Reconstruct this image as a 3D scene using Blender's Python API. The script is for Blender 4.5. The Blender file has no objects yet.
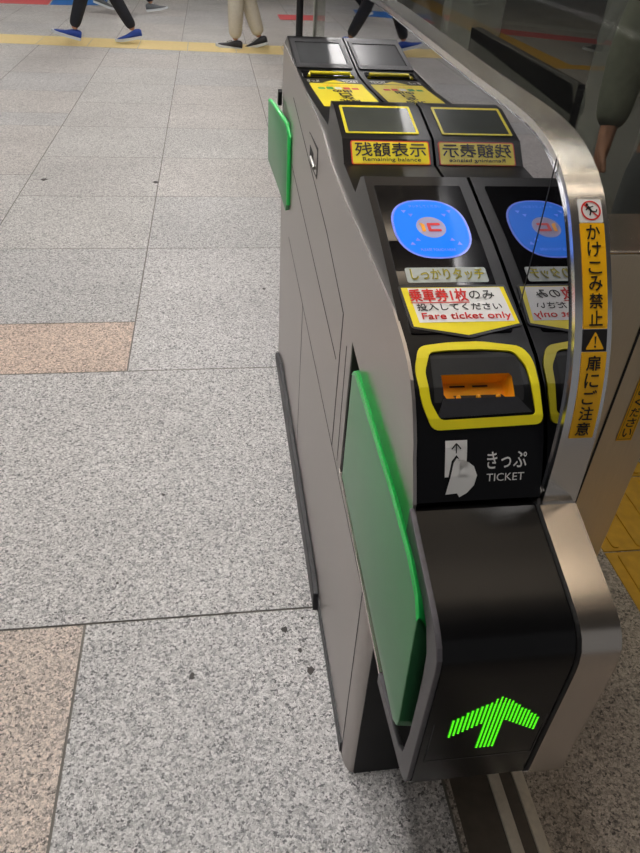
import bpy, bmesh, math, random
from mathutils import Vector, Matrix
random.seed(7)
sc = bpy.context.scene
C = sc.collection

# ------------------------------------------------------------------ camera
cd = bpy.data.cameras.new('camera'); cam = bpy.data.objects.new('camera', cd); C.objects.link(cam)
cd.sensor_fit = 'HORIZONTAL'; cd.sensor_width = 36; cd.lens = 690/640*36; cd.clip_start = .02
cam.matrix_world = Matrix(((0.99027078, 0.03886516, -0.13361619, 0),
                           (-0.12969189, 0.60579764, -0.78497722, 0),
                           (0.05043611, 0.79466894, 0.60494419, 1.4),
                           (0, 0, 0, 1)))
sc.camera = cam
# ------------------------------------------------------------------ world, exposure
w = bpy.data.worlds.new('world'); sc.world = w; w.use_nodes = True
w.node_tree.nodes['Background'].inputs[0].default_value = (.98, .98, 1.0, 1)
w.node_tree.nodes['Background'].inputs[1].default_value = .17
sc.view_settings.view_transform = 'Standard'; sc.view_settings.look = 'None'
sc.view_settings.gamma = 1; sc.view_settings.use_curve_mapping = False
sc.view_settings.exposure = 0.0
LAMP = 51.0          # strength of the ceiling tubes over the left passage
LAMP_R = 11.0        # warmer, weaker tubes on the right

# ------------------------------------------------------------------ helpers
def srgb(r, g, b):
    f = lambda c: (c/255/12.92) if c/255 <= .04045 else ((c/255+.055)/1.055)**2.4
    return (f(r), f(g), f(b), 1)
def nm(name):
    m = bpy.data.materials.new(name); m.use_nodes = True
    return m, m.node_tree.nodes, m.node_tree.links, m.node_tree.nodes['Principled BSDF']
def mat(name, col, rough=.5, metal=0, emit=0, var=.06, scale=40, stretch=(1,1,1), bump=0, spec=.5, ecol=None, coat=0):
    """procedural material: colour broken up by object-space noise"""
    m, n, l, p = nm(name)
    tc = n.new('ShaderNodeTexCoord'); mp = n.new('ShaderNodeMapping'); mp.inputs['Scale'].default_value = stretch
    nz = n.new('ShaderNodeTexNoise'); nz.inputs['Scale'].default_value = scale; nz.inputs['Detail'].default_value = 5
    l.new(tc.outputs['Object'], mp.inputs[0]); l.new(mp.outputs[0], nz.inputs['Vector'])
    mx = n.new('ShaderNodeMix'); mx.data_type = 'RGBA'
    c = srgb(*col)
    mx.inputs[6].default_value = tuple(max(0, x*(1-var*2)) for x in c[:3])+(1,)
    mx.inputs[7].default_value = tuple(min(1, x*(1+var*2)) for x in c[:3])+(1,)
    l.new(nz.outputs[0], mx.inputs[0]); l.new(mx.outputs[2], p.inputs['Base Color'])
    p.inputs['Roughness'].default_value = rough; p.inputs['Metallic'].default_value = metal
    p.inputs['Specular IOR Level'].default_value = spec
    if coat: p.inputs['Coat Weight'].default_value = coat; p.inputs['Coat Roughness'].default_value = .1
    if emit:
        p.inputs['Emission Color'].default_value = srgb(*(ecol or col)); p.inputs['Emission Strength'].default_value = emit
    if bump:
        b = n.new('ShaderNodeBump'); b.inputs['Strength'].default_value = bump; b.inputs['Distance'].default_value = .002
        l.new(nz.outputs[0], b.inputs['Height']); l.new(b.outputs[0], p.inputs['Normal'])
    return m
def steel(name, col, rough, stretch, scale=60, var=.08, bump=.02):
    m, n, l, p = nm(name)
    tc = n.new('ShaderNodeTexCoord'); mp = n.new('ShaderNodeMapping'); mp.inputs['Scale'].default_value = stretch
    nz = n.new('ShaderNodeTexNoise'); nz.inputs['Scale'].default_value = scale; nz.inputs['Detail'].default_value = 3
    l.new(tc.outputs['Object'], mp.inputs[0]); l.new(mp.outputs[0], nz.inputs['Vector'])
    n2 = n.new('ShaderNodeTexNoise'); n2.inputs['Scale'].default_value = 6; n2.inputs['Detail'].default_value = 6
    l.new(tc.outputs['Object'], n2.inputs['Vector'])
    ad = n.new('ShaderNodeMath'); ad.operation = 'ADD'; l.new(nz.outputs[0], ad.inputs[0]); l.new(n2.outputs[0], ad.inputs[1])
    hf = n.new('ShaderNodeMath'); hf.operation = 'MULTIPLY'; hf.inputs[1].default_value = .5; l.new(ad.outputs[0], hf.inputs[0])
    mx = n.new('ShaderNodeMix'); mx.data_type = 'RGBA'; c = srgb(*col)
    mx.inputs[6].default_value = tuple(x*(1-3*var) for x in c[:3])+(1,); mx.inputs[7].default_value = tuple(min(1, x*(1+3*var)) for x in c[:3])+(1,)
    l.new(hf.outputs[0], mx.inputs[0]); l.new(mx.outputs[2], p.inputs['Base Color'])
    p.inputs['Metallic'].default_value = 1
    mr = n.new('ShaderNodeMapRange'); mr.inputs['To Min'].default_value = rough*.8; mr.inputs['To Max'].default_value = rough*1.25
    l.new(hf.outputs[0], mr.inputs[0]); l.new(mr.outputs[0], p.inputs['Roughness'])
    b = n.new('ShaderNodeBump'); b.inputs['Strength'].default_value = bump; b.inputs['Distance'].default_value = .001
    l.new(nz.outputs[0], b.inputs['Height']); l.new(b.outputs[0], p.inputs['Normal'])
    return m
def granite(name):
    m, n, l, p = nm(name)
    tc = n.new('ShaderNodeTexCoord')
    vc = n.new('ShaderNodeVertexColor'); vc.layer_name = 'tint'
    v1 = n.new('ShaderNodeTexVoronoi'); v1.inputs['Scale'].default_value = 225
    v2 = n.new('ShaderNodeTexVoronoi'); v2.inputs['Scale'].default_value = 420
    nz = n.new('ShaderNodeTexNoise'); nz.inputs['Scale'].default_value = 60; nz.inputs['Detail'].default_value = 4
    # warp the cells so that the grains look irregular
    mxv = n.new('ShaderNodeMix'); mxv.data_type = 'RGBA'; mxv.inputs[0].default_value = .012
    l.new(tc.outputs['Object'], mxv.inputs[6]); l.new(nz.outputs['Color'], mxv.inputs[7]); l.new(tc.outputs['Object'], nz.inputs['Vector'])
    nz.inputs['Scale'].default_value = 180
    for v in (v1, v2): l.new(mxv.outputs[2], v.inputs['Vector'])
    s1 = n.new('ShaderNodeSeparateColor'); l.new(v1.outputs['Color'], s1.inputs[0])
    s2 = n.new('ShaderNodeSeparateColor'); l.new(v2.outputs['Color'], s2.inputs[0])
    r1 = n.new('ShaderNodeValToRGB'); e = r1.color_ramp; e.interpolation = 'CONSTANT'
    e.elements[0].position = 0; e.elements[0].color = (.22,.215,.22,1)
    e.elements[1].position = .07; e.elements[1].color = (.46,.455,.455,1)
    for pos, g in ((.24, .70), (.46, .90), (.66, 1.02), (.84, 1.14)):
        x = e.elements.new(pos); x.color = (g, g*.985, g*.965, 1)
    l.new(s1.outputs[0], r1.inputs[0])
    r2 = n.new('ShaderNodeValToRGB'); e = r2.color_ramp; e.interpolation = 'CONSTANT'
    e.elements[0].position = 0; e.elements[0].color = (.48,.47,.47,1)
    e.elements[1].position = .08; e.elements[1].color = (.74,.735,.735,1)
    x = e.elements.new(.45); x.color = (1,1,1,1)
    l.new(s2.outputs[0], r2.inputs[0])
    m1 = n.new('ShaderNodeMix'); m1.data_type = 'RGBA'; m1.blend_type = 'MULTIPLY'; m1.inputs[0].default_value = 1
    l.new(r1.outputs[0], m1.inputs[6]); l.new(r2.outputs[0], m1.inputs[7])
    m2 = n.new('ShaderNodeMix'); m2.data_type = 'RGBA'; m2.blend_type = 'MULTIPLY'; m2.inputs[0].default_value = 1
    l.new(m1.outputs[2], m2.inputs[6]); l.new(vc.outputs[0], m2.inputs[7])
    # broad wear stains
    n3 = n.new('ShaderNodeTexNoise'); n3.inputs['Scale'].default_value = 1.6; n3.inputs['Detail'].default_value = 5; l.new(tc.outputs['Object'], n3.inputs['Vector'])
    mr = n.new('ShaderNodeMapRange'); mr.inputs['From Min'].default_value = .3; mr.inputs['From Max'].default_value = .7; mr.inputs['To Min'].default_value = .88; mr.inputs['To Max'].default_value = 1.05
    l.new(n3.outputs[0], mr.inputs[0])
    m3 = n.new('ShaderNodeMix'); m3.data_type = 'RGBA'; m3.blend_type = 'MULTIPLY'; m3.inputs[0].default_value = 1
    l.new(m2.outputs[2], m3.inputs[6]); l.new(mr.outputs[0], m3.inputs[7])
    l.new(m3.outputs[2], p.inputs['Base Color'])
    p.inputs['Roughness'].default_value = .50
    return m
def smoked(name, base, metal, rough, trans, tint=(1,1,1,1)):
    """dark reflective sheet glass; trans = share of light let through"""
    m, n, l, p = nm(name)
    p.inputs['Base Color'].default_value = base; p.inputs['Metallic'].default_value = metal; p.inputs['Roughness'].default_value = rough
    t = n.new('ShaderNodeBsdfTransparent'); t.inputs[0].default_value = tint
    mx = n.new('ShaderNodeMixShader'); mx.inputs[0].default_value = trans
    l.new(p.outputs[0], mx.inputs[1]); l.new(t.outputs[0], mx.inputs[2])
    l.new(mx.outputs[0], n['Material Output'].inputs[0])
    return m

M = dict(
    granite=granite('granite'),
    joint=mat('joint grout', (118,114,108), .8),
    panel=steel('brushed steel panel', (178,172,168), .34, (30,.6,30), 30, .06, .015),
    rim=steel('brushed steel rim', (232,232,232), .24, (1,1,1), 300, .02, 0),
    cowlsteel=steel('brushed steel cowl', (205,196,186), .24, (1,30,30), 30, .05, .01),
    post=steel('brushed steel post', (214,202,178), .34, (30,30,.6), 30, .06, .01),
    black=mat('black satin plastic', (13,13,16), .32, var=.1, scale=120, bump=.02, spec=.2),
    cowlblack=mat('scuffed black plastic', (13,13,14), .24, var=.25, scale=18, bump=.03, spec=.3),
    darkgrey=mat('dark grey plastic', (46,46,49), .42, var=.06, scale=150, spec=.3),
    frame=mat('warm grey plastic', (84,81,85), .45, var=.04, scale=150),
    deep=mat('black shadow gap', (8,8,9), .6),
    rubber=mat('dark rubber skirting', (40,40,43), .45, var=.15, scale=30, bump=.05),
    seam=mat('dark panel seam', (45,40,38), .6),
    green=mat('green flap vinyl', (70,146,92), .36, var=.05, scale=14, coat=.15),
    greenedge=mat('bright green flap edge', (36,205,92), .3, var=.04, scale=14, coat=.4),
    yellow=mat('yellow moulding', (228,212,20), .4, var=.03),
    yellowprint=mat('yellow print', (236,216,22), .4, var=.02),
    orangeprint=mat('amber sticker', (244,180,8), .4, var=.02),
    redprint=mat('red print', (208,40,34), .5, var=.02),
    greenprint=mat('green print', (40,150,70), .5, var=.02),
    white=mat('white print', (226,224,220), .45, var=.02),
    blackprint=mat('black print', (20,18,16), .5, var=.02),
    greyprint=mat('pale grey strip', (170,176,172), .45, var=.03),
    clear=mat('dark glossy window', (9,9,12), .10, var=.1, spec=.3),
    screen=mat('grey dormant display', (66,70,66), .22, var=.12, scale=12, spec=.22),
    screen2=mat('dormant display', (70,72,74), .24, var=.1, scale=12, spec=.2),
    amber=mat('amber ticket slot', (240,166,26), .4, emit=.0, ecol=(236,140,10)),
    blue=mat('lit blue reader', (4,20,70), .4, emit=1.0, ecol=(0,128,255), var=.05, scale=20, spec=.2),
    bluerim=mat('reader outline', (110,130,235), .25, emit=.25, ecol=(110,130,235)),
    bluemark=mat('violet reader marks', (110,120,220), .3, emit=.35, ecol=(110,125,225)),
    disc=mat('grey reader disc', (150,146,178), .3, emit=.22, ecol=(150,150,190)),
    logoorange=mat('reader orange', (226,150,30), .4, emit=.2),
    logored=mat('reader red', (196,36,40), .4, emit=.2),
    led=mat('green light emitting dots', (90,255,20), .4, emit=1.5, ecol=(90,250,25)),
    ledglow=mat('green dot lens', (20,110,10), .4, emit=.35, ecol=(40,170,10)),
    mirror=smoked('smoked partition glass', (.33,.33,.35,1), 1, .015, .01),
    tinted=smoked('dark tinted glass', (.02,.02,.02,1), .0, .03, .60, (.9,.92,.88,1)),
    tactile=mat('yellow tactile tile', (226,202,140), .5, var=.06, scale=20),
    tactile2=mat('worn yellow tactile tile', (206,158,44), .5, var=.14, scale=26),
    redline=mat('red floor line', (222,96,98), .5, var=.05),
    blueline=mat('blue floor line', (40,110,190), .5, var=.05),
    yline=mat('yellow floor line', (226,172,30), .5, var=.05),
    whiteline=mat('pale floor line', (190,190,186), .5, var=.05),
    alu=mat('worn aluminium strip', (205,196,180), .5, var=.1, scale=90, bump=.1),
    plate=mat('dark floor plate', (74,66,58), .5, var=.15, scale=50),
    ceiling=mat('dim ceiling', (104,102,100), .8),
    lamp=mat('lit lamp tube', (255,250,240), .5, emit=LAMP, ecol=(255,251,247)),
    lampwarm=mat('lit warm lamp tube', (255,224,180), .5, emit=LAMP_R, ecol=(255,234,208)),
    lampbox=mat('white lamp housing', (225,225,225), .5),
    skin=mat('skin', (190,138,112), .5, var=.05, scale=60),
    hair=mat('black hair', (22,18,16), .5, var=.2, scale=300, stretch=(1,1,.1)),
    navy=mat('dark trousers', (22,24,34), .8, var=.2, scale=80, bump=.2),
    blackcloth=mat('black cloth', (18,18,20), .8, var=.2, scale=80, bump=.2),
    beige=mat('beige trousers', (196,190,176), .8, var=.08, scale=60, bump=.2),
    olive=mat('olive jacket', (122,124,108), .8, var=.14, scale=60, bump=.3),
    greycloth=mat('grey cloth', (110,112,114), .8, var=.1, scale=60, bump=.2),
    bluesh=mat('blue knit shoe', (24,62,150), .6, var=.15, scale=120, bump=.2),
    darksh=mat('dark shoe', (34,34,40), .5, var=.15, scale=80),
    greysh=mat('grey shoe', (90,94,98), .5, var=.1),
    sole=mat('white sole', (205,210,214), .6),
    bagm=mat('black leather bag', (26,26,28), .4, var=.2, scale=60, bump=.15),
    stain=mat('dark gum stain', (72,68,66), .8, var=.2),
    brass=mat('grey lock metal', (150,148,144), .3, metal=1),
    olivep=mat('olive print', (128,122,40), .5),
    reflband=smoked('pale glass reflection', (.55,.57,.52,1), 0, .3, .72),  # see-through pale colour imitating a reflection band in glass
    darkwall=mat('dark gate side', (92,90,86), .5, var=.1),
    palepost=mat('pale grey post', (150,152,142), .5, var=.06),
)

def link(name, bm, m, parent=None, smooth=None, bevel=0):
    me = bpy.data.meshes.new(name)
    bmesh.ops.recalc_face_normals(bm, faces=bm.faces)
    if bevel:
        es = [e for e in bm.edges if len(e.link_faces) == 2 and e.calc_face_angle(0) > .6]
        bmesh.ops.bevel(bm, geom=es, offset=bevel, segments=2, affect='EDGES', profile=.5, clamp_overlap=True)
    bm.to_mesh(me); bm.free()
    ms = m if isinstance(m, (list, tuple)) else [m]
    for x in ms: me.materials.append(M[x])
    o = bpy.data.objects.new(name, me); C.objects.link(o)
    if smooth is not None:
        me.shade_smooth(); me.set_sharp_from_angle(angle=math.radians(smooth))
    if parent: o.parent = parent; o.matrix_parent_inverse = parent_world(parent).inverted()
    return o
def parent_world(p):
    m = p.matrix_basis.copy()
    if p.parent: m = parent_world(p.parent) @ p.matrix_parent_inverse @ m
    return m
def empty(name, loc, label, cat, group=None, rz=0):
    o = bpy.data.objects.new(name, None); C.objects.link(o); o.location = loc; o.rotation_euler = (0,0,rz); o.empty_display_size = .1
    o['label'] = label; o['category'] = cat
    if group: o['group'] = group
    return o
def tag(o, label, cat, group=None):
    o['label'] = label; o['category'] = cat
    if group: o['group'] = group
    return o
def struct(name, bm, m, label=None, **k):
    o = link(name, bm, m, **k); o['kind'] = 'structure'
    if label: o['label'] = label
    return o
def box(bm, x0, x1, y0, y1, z0, z1, mi=0):
    vs = [bm.verts.new((x, y, z)) for z in (z0, z1) for x, y in ((x0,y0),(x1,y0),(x1,y1),(x0,y1))]
    for f in ((0,1,2,3),(4,5,6,7),(0,1,5,4),(1,2,6,5),(2,3,7,6),(3,0,4,7)):
        bm.faces.new([vs[i] for i in f]).material_index = mi
def bx(*a): 
    bm = bmesh.new(); box(bm, *a); return bm
def prism(bm, poly, fn, mi=0):
    """poly: 2D points; fn(u, v, k) -> 3D for k = 0, 1"""
    a = [bm.verts.new(fn(u, v, 0)) for u, v in poly]; b = [bm.verts.new(fn(u, v, 1)) for u, v in poly]
    bm.faces.new(a).material_index = mi; bm.faces.new(b).material_index = mi
    n = len(poly)
    for i in range(n): bm.faces.new((a[i], a[(i+1)%n], b[(i+1)%n], b[i])).material_index = mi
def yz(poly, x0, x1):
    bm = bmesh.new(); prism(bm, poly, lambda u, v, k: (x1 if k else x0, u, v)); return bm
def rod(bm, pts, r, n=8):
    rings = []
    for i, p in enumerate(pts):
        p = Vector(p); a = Vector(pts[max(0, i-1)]); b = Vector(pts[min(len(pts)-1, i+1)]); d = (b-a).normalized()
        u = d.orthogonal().normalized(); v = d.cross(u)
        rings.append([bm.verts.new(p+u*math.cos(t*2*math.pi/n)*r+v*math.sin(t*2*math.pi/n)*r) for t in range(n)])
    for a, b in zip(rings, rings[1:]):
        for i in range(n): bm.faces.new((a[i], a[(i+1)%n], b[(i+1)%n], b[i]))
    bm.faces.new(rings[0]); bm.faces.new(rings[-1])

class Path:
    """an extruded (y, z) outline; at(x, s, off) is a point on it"""
    def __init__(s, pts, flip=1):
        s.p = [Vector(q) for q in pts]; s.L = [0]; s.flip = flip
        for a, b in zip(s.p, s.p[1:]): s.L.append(s.L[-1]+(b-a).length)
    def nrm(s, i):
        i = max(0, min(len(s.p)-2, i)); d = (s.p[i+1]-s.p[i]).normalized(); return Vector((-d.y, d.x))*s.flip
    def yz(s, t, off=0):
        t = max(1e-6, min(s.L[-1]-1e-6, t))
        for i in range(len(s.p)-1):
            if t <= s.L[i+1]:
                u = (t-s.L[i])/(s.L[i+1]-s.L[i]); q = s.p[i].lerp(s.p[i+1], u)
                n0, n1, n2 = s.nrm(i-1), s.nrm(i), s.nrm(i+1)
                na = (n0+n1).normalized() if n0.dot(n1) > .8 else n1
                nb = (n2+n1).normalized() if n2.dot(n1) > .8 else n1
                return q+na.lerp(nb, u).normalized()*off
    def at(s, x, t, off=0):
        q = s.yz(t, off); return Vector((x, q.x, q.y))

P = Path([(2.27,1.067),(2.2,1.095),(1.98,1.060),(1.90,1.050),(1.76,1.051),(1.61,1.056),(1.36,1.066),(1.345,1.112),(1.31,1.112),(1.2,1.085),(1.165,1.053),(1.05,1.045),(1.02,1.078),(.998,1.086),(.855,1.046),(.80,1.028),(.76,1.014),(.70,.995),(.663,.982),(.631,.963),(.605,.938),(.587,.91),(.572,.88),(.56,.85)], -1)
def spline(pts, n=5):
    out = []
    for i in range(len(pts)-1):
        p0, p1, p2, p3 = (Vector(pts[max(0, i-1)]), Vector(pts[i]), Vector(pts[i+1]), Vector(pts[min(len(pts)-1, i+2)]))
        k = n if (p2-p1).length < .2 else 1
        for j in range(k):
            t = j/k; m1 = (p2-p0)/2 if (p1-p0).length < .2 and i else (p2-p1); m2 = (p3-p1)/2 if (p3-p2).length < .2 else (p2-p1)
            q = p1*(2*t**3-3*t*t+1)+m1*(t**3-2*t*t+t)+p2*(-2*t**3+3*t*t)+m2*(t**3-t*t); out.append((q.x, q.y))
    return out+[tuple(pts[-1])]
R = Path(spline([(2.58,.02),(2.58,1.10),(2.562,1.18),(2.52,1.222),(2.44,1.232),(1.7,1.232),(1.29,1.221),(1.05,1.2145),(.92,1.2125),(.835,1.2095),(.778,1.2015),(.735,1.188),(.702,1.170),(.674,1.146),(.643,1.110),(.615,1.072),(.592,1.032),(.574,.984),(.563,.925),(.558,.85),(.556,.78)]), -1)

def cutup(bm, path):
    for s in path.L:
        bmesh.ops.bisect_plane(bm, geom=bm.verts[:]+bm.edges[:]+bm.faces[:], dist=1e-6, plane_co=(0, s, 0), plane_no=(0, 1, 0))
def decal(name, polys, fn, m, parent, off=.0006, path=None, thick=0):
    """flat sticker or print. polys: outlines in (x, s); fn maps (x, s, off) to the surface"""
    bm = bmesh.new()
    for pl in polys:
        bm.faces.new([bm.verts.new((u, v, 0)) for u, v in pl])
    if path: bmesh.ops.triangulate(bm, faces=[f for f in bm.faces if len(f.verts) > 4]); cutup(bm, path)
    if thick:
        r = bmesh.ops.extrude_face_region(bm, geom=bm.faces[:])
        tops = [v for v in r['geom'] if isinstance(v, bmesh.types.BMVert)]
        for v in tops: v.co.z = thick
    for v in bm.verts:
        v.co = fn(v.co.x, v.co.y, off+v.co.z)
    return link(name, bm, m, parent)
def textbm(body, mirror=False, bold=0):
    cu = bpy.data.curves.new('t', 'FONT'); cu.body = body; cu.size = 1; cu.resolution_u = 3; cu.offset = bold
    o = bpy.data.objects.new('t', cu); C.objects.link(o)
    dg = bpy.context.evaluated_depsgraph_get(); me = bpy.data.meshes.new_from_object(o.evaluated_get(dg))
    bm = bmesh.new(); bm.from_mesh(me)
    bpy.data.objects.remove(o); bpy.data.curves.remove(cu); bpy.data.meshes.remove(me)
    if not bm.verts: return bm
    xs = [v.co.x for v in bm.verts]; ys = [v.co.y for v in bm.verts]
    x0, x1, y0, y1 = min(xs), max(xs), min(ys), max(ys)
    for v in bm.verts: v.co = ((v.co.x-x0)/max(1e-6, x1-x0), (v.co.y-y0)/max(1e-6, y1-y0), 0)
    return bm
def dup3(bm, d, lift=.00012):
    """heavier lettering: shifted copies of the same outline, a hair above each other"""
    src = [[v.co.copy() for v in f.verts] for f in bm.faces]
    for k, (dx, dy) in enumerate(((d, 0), (-d, 0), (0, d), (0, -d))):
        for f in src: bm.faces.new([bm.verts.new((c.x+dx, c.y+dy, lift*(k+1))) for c in f])
def text(name, body, x0, x1, s0, s1, fn, m, parent, off=.0012, path=None, bold=0, rot=False):
    """body stretched into the rectangle x0..x1, with its top at s0 and its foot at s1. rot: turned upside down"""
    bm = textbm(body)
    for v in bm.verts:
        u, q = v.co.x, v.co.y
        if rot: u, q = 1-u, 1-q
        v.co = (x0+(x1-x0)*u, s1+(s0-s1)*q, 0)
    if bold: dup3(bm, bold*abs(s1-s0)*.8)
    if path: cutup(bm, path)
    for v in bm.verts: v.co = fn(v.co.x, v.co.y, off+v.co.z)
    return link(name, bm, m, parent)
def rrect(x0, x1, y0, y1, r, n=5):
    out = []
    for cx, cy, a in ((x1-r, y1-r, 0), (x0+r, y1-r, 90), (x0+r, y0+r, 180), (x1-r, y0+r, 270)):
        for k in range(n+1):
            t = math.radians(a+90*k/n); out.append((cx+r*math.cos(t), cy+r*math.sin(t)))
    return out
def ring(outer, inner):
    """quads between two outlines of equal length"""
    n = len(outer); return [[outer[i], outer[(i+1)%n], inner[(i+1)%n], inner[i]] for i in range(n)]
def resample(pts, n):
    pts = pts+[pts[0]]; L = [0]
    for a, b in zip(pts, pts[1:]): L.append(L[-1]+math.dist(a, b))
    out = []; j = 0
    for k in range(n):
        t = L[-1]*k/n
        while L[j+1] < t: j += 1
        u = (t-L[j])/(L[j+1]-L[j]); out.append((pts[j][0]+(pts[j+1][0]-pts[j][0])*u, pts[j][1]+(pts[j+1][1]-pts[j][1])*u))
    return out
def rounded(pts, r, n=5):
    """round the corners of an outline"""
    out = []; N = len(pts)
    for i in range(N):
        p = Vector(pts[i]); a = Vector(pts[i-1]); b = Vector(pts[(i+1)%N])
        ra = min(r, (a-p).length*.45); rb = min(r, (b-p).length*.45)
        A = p+(a-p).normalized()*ra; B = p+(b-p).normalized()*rb
        for k in range(n+1):
            t = k/n; q = A*(1-t)**2+p*2*t*(1-t)+B*t*t; out.append((q.x, q.y))
    return out
def circle(cx, cy, rx, ry=None, n=24, p=2):
    ry = ry or rx; out = []
    for k in range(n):
        t = 2*math.pi*k/n; c, s = math.cos(t), math.sin(t)
        out.append((cx+rx*math.copysign(abs(c)**(2/p), c), cy+ry*math.copysign(abs(s)**(2/p), s)))
    return out
def stroke(a, b, wd):
    d = (Vector(b)-Vector(a)).normalized(); nn = Vector((-d.y, d.x))*wd/2
    return [tuple(Vector(a)+nn), tuple(Vector(b)+nn), tuple(Vector(b)-nn), tuple(Vector(a)-nn)]

# ------------------------------------------------------------------ the floor
xs = [-9.9+.757*k for k in range(0, 40)]
xs = [-.353+.757*k for k in range(-14, 27)]
ys = [1.08+.371*k for k in range(-8, 60)]
bm = bmesh.new(); tint = bm.loops.layers.float_color.new('tint')
J = .0028
box(bm, -11, 20, -2, 24, -.05, -.003, 1)
for f in bm.faces:
    for lp in f.loops: lp[tint] = (.5,.5,.5,1)
rs = random.Random(3)
cols = [(.68,.665,.65), (.70,.69,.675), (.70,.67,.645), (.66,.655,.655), (.70,.675,.655)]
for ix in range(len(xs)-1):
    # long slabs two or three modules deep, some short ones between
    iy = 0
    while iy < len(ys)-1:
        span = rs.choice((2, 2, 2, 3, 1))
        if ix in (13, 14):
            span = 2
            if ix == 13:
                if ys[iy] < 1.0: span = max(1, min(3, 8-iy))
                elif abs(ys[iy]-1.08) < .01: span = 3
                elif abs(ys[iy]-2.193) < .01: span = 1
            else:
                if ys[iy] < 1.0: span = max(1, min(4, 8-iy))
                elif abs(ys[iy]-1.08) < .01: span = 3
                elif abs(ys[iy]-2.193) < .01: span = 3
        j2 = min(len(ys)-1, iy+span)
        c = rs.choice(cols)
        if ix == 13 and abs(ys[iy]-2.193) < .01: c = (.78,.62,.52)
        if ix == 13 and ys[iy] < 1.0: c = (.76,.655,.585)
        if ix == 14 and ys[iy] < 3.2: c = (.715,.705,.71)
        if ix == 13 and abs(ys[iy]-1.08) < .01: c = (.71,.70,.70)
        if xs[ix] > .40 and ys[iy] < 3.4: c = tuple(a*b for a, b in zip(c, (.72,.65,.58)))  # slabs right of the gate tinted darker and browner to imitate dimmer light
        x1 = xs[ix+1]
        if abs(ys[iy]-1.08) < .01 and ix in (13, 14):
            if ix == 14: iy = j2; continue
            x1 = xs[15]
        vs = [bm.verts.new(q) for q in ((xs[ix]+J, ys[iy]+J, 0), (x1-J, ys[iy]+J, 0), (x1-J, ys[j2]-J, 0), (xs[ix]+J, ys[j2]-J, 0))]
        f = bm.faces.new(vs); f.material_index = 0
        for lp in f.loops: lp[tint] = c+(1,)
        g = bm.verts[:0]
        iy = j2
me = bpy.data.meshes.new('floor'); bm.to_mesh(me); bm.free()
me.materials.append(M['granite']); me.materials.append(M['joint'])
fl = bpy.data.objects.new('floor', me); C.objects.link(fl); fl['kind'] = 'structure'; fl['label'] = 'speckled grey granite slab floor of the station passage'

def line(name, quads, m, label, z=.002):
    bm = bmesh.new()
    for q in quads: prism(bm, q, lambda u, v, k: (u, v, z if k else -.001))
    return struct(name, bm, m, label)
# tactile strip that crosses the far end of the passage, tile by tile in one strip
qs = []
for k in range(-8, 3):
    a = .27+.545*k; f = lambda x: 9.02-.05*x-.0
    qs.append([(a+.004, f(a)-.27), (a+.541, f(a+.54)-.27), (a+.541, f(a+.54)+.31), (a+.004, f(a)+.31)])
line('trim_1', qs, 'tactile', 'yellow tactile strip crossing the floor at the far end')
line('trim_2', [[(1.0,11.55),(3.4,11.8),(3.4,12.35),(1.0,12.1)]], 'redline', 'red line on the far floor')
line('trim_3', [[(-4.2,12.05),(-3.05,12.1),(-3.3,12.9),(-4.6,12.9)]], 'yline', 'yellow patch of the coloured floor line')
line('trim_4', [[(-3.02,12.1),(-2.35,12.15),(-2.4,12.9),(-3.25,12.9)]], 'redline', 'red patch of the coloured floor line')
line('trim_5', [[(-2.32,12.15),(-1.55,12.35),(-1.6,13.1),(-2.38,12.9)]], 'blueline', 'blue patch of the coloured floor line')
line('trim_6', [[(3.75,8.45),(4.22,8.68),(4.22,15),(3.75,15)], [(3.75,8.45),(8,8.0),(8,8.45),(4.22,8.68)]], 'yline', 'bent yellow line on the floor beyond the tinted glass')
line('trim_7', [[(4.2,10.95),(7.5,9.3),(7.5,9.75),(4.2,11.6)]], 'redline', 'slanting red line beyond the tinted glass')
line('trim_8', [[(4.3,12.3),(7.5,10.4),(7.5,10.75),(4.3,12.8)]], 'whiteline', 'slanting pale line beyond the tinted glass')
# worn yellow guiding tiles right of the gate, with raised bars
bm = bmesh.new()
for k in range(-4, 6):
    y0 = 1.19+.30*k; box(bm, 1.025, 1.322, y0+.003, y0+.297, -.001, .003)
    for j in range(4):
        xx = 1.055+j*.073
        prism(bm, rounded([(xx, y0+.012), (xx+.022, y0+.012), (xx+.022, y0+.288), (xx, y0+.288)], .01, 3), lambda u, v, q: (u, v, .008 if q else .003))
struct('trim_9', bm, 'tactile2', 'worn yellow guiding tiles with raised bars right of the gate')
# floor channel in front of the gate
bm = bmesh.new(); box(bm, .418, .571, -.6, .70, -.001, .0012); struct('trim_10', bm, 'plate', 'dark floor plate running out from under the gate')
for i, (a, b) in enumerate(((.497, .521), (.548, .571))):
    bm = bmesh.new(); box(bm, a, b, -.6, .70, 0, .007); struct('trim_%d' % (11+i), bm, 'alu', 'pale worn metal strip on the dark floor plate, %s' % ('left one' if i == 0 else 'right one'), bevel=.0015)
# gum and dirt marks
bm = bmesh.new()
rs = random.Random(5)
for (x, y, r) in ((.118,1.02,.008), (.168,.905,.010), (.15,.96,.006), (.10,1.13,.004), (-.19,1.52,.006), (-.10,.915,.008), (.165,1.05,.004), (-.37,4.30,.018), (-1.02,4.33,.02), (.19,2.85,.01), (-.29,1.2,.004)):
    n = 11; pts = [(x+r*rs.uniform(.5,1.2)*math.cos(t*2*math.pi/n), y+r*rs.uniform(.5,1.4)*math.sin(t*2*math.pi/n)) for t in range(n)]
    prism(bm, pts, lambda u, v, k: (u, v, .0008 if k else -.001))
o = link('floor_stain', bm, 'stain', fl)
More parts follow.
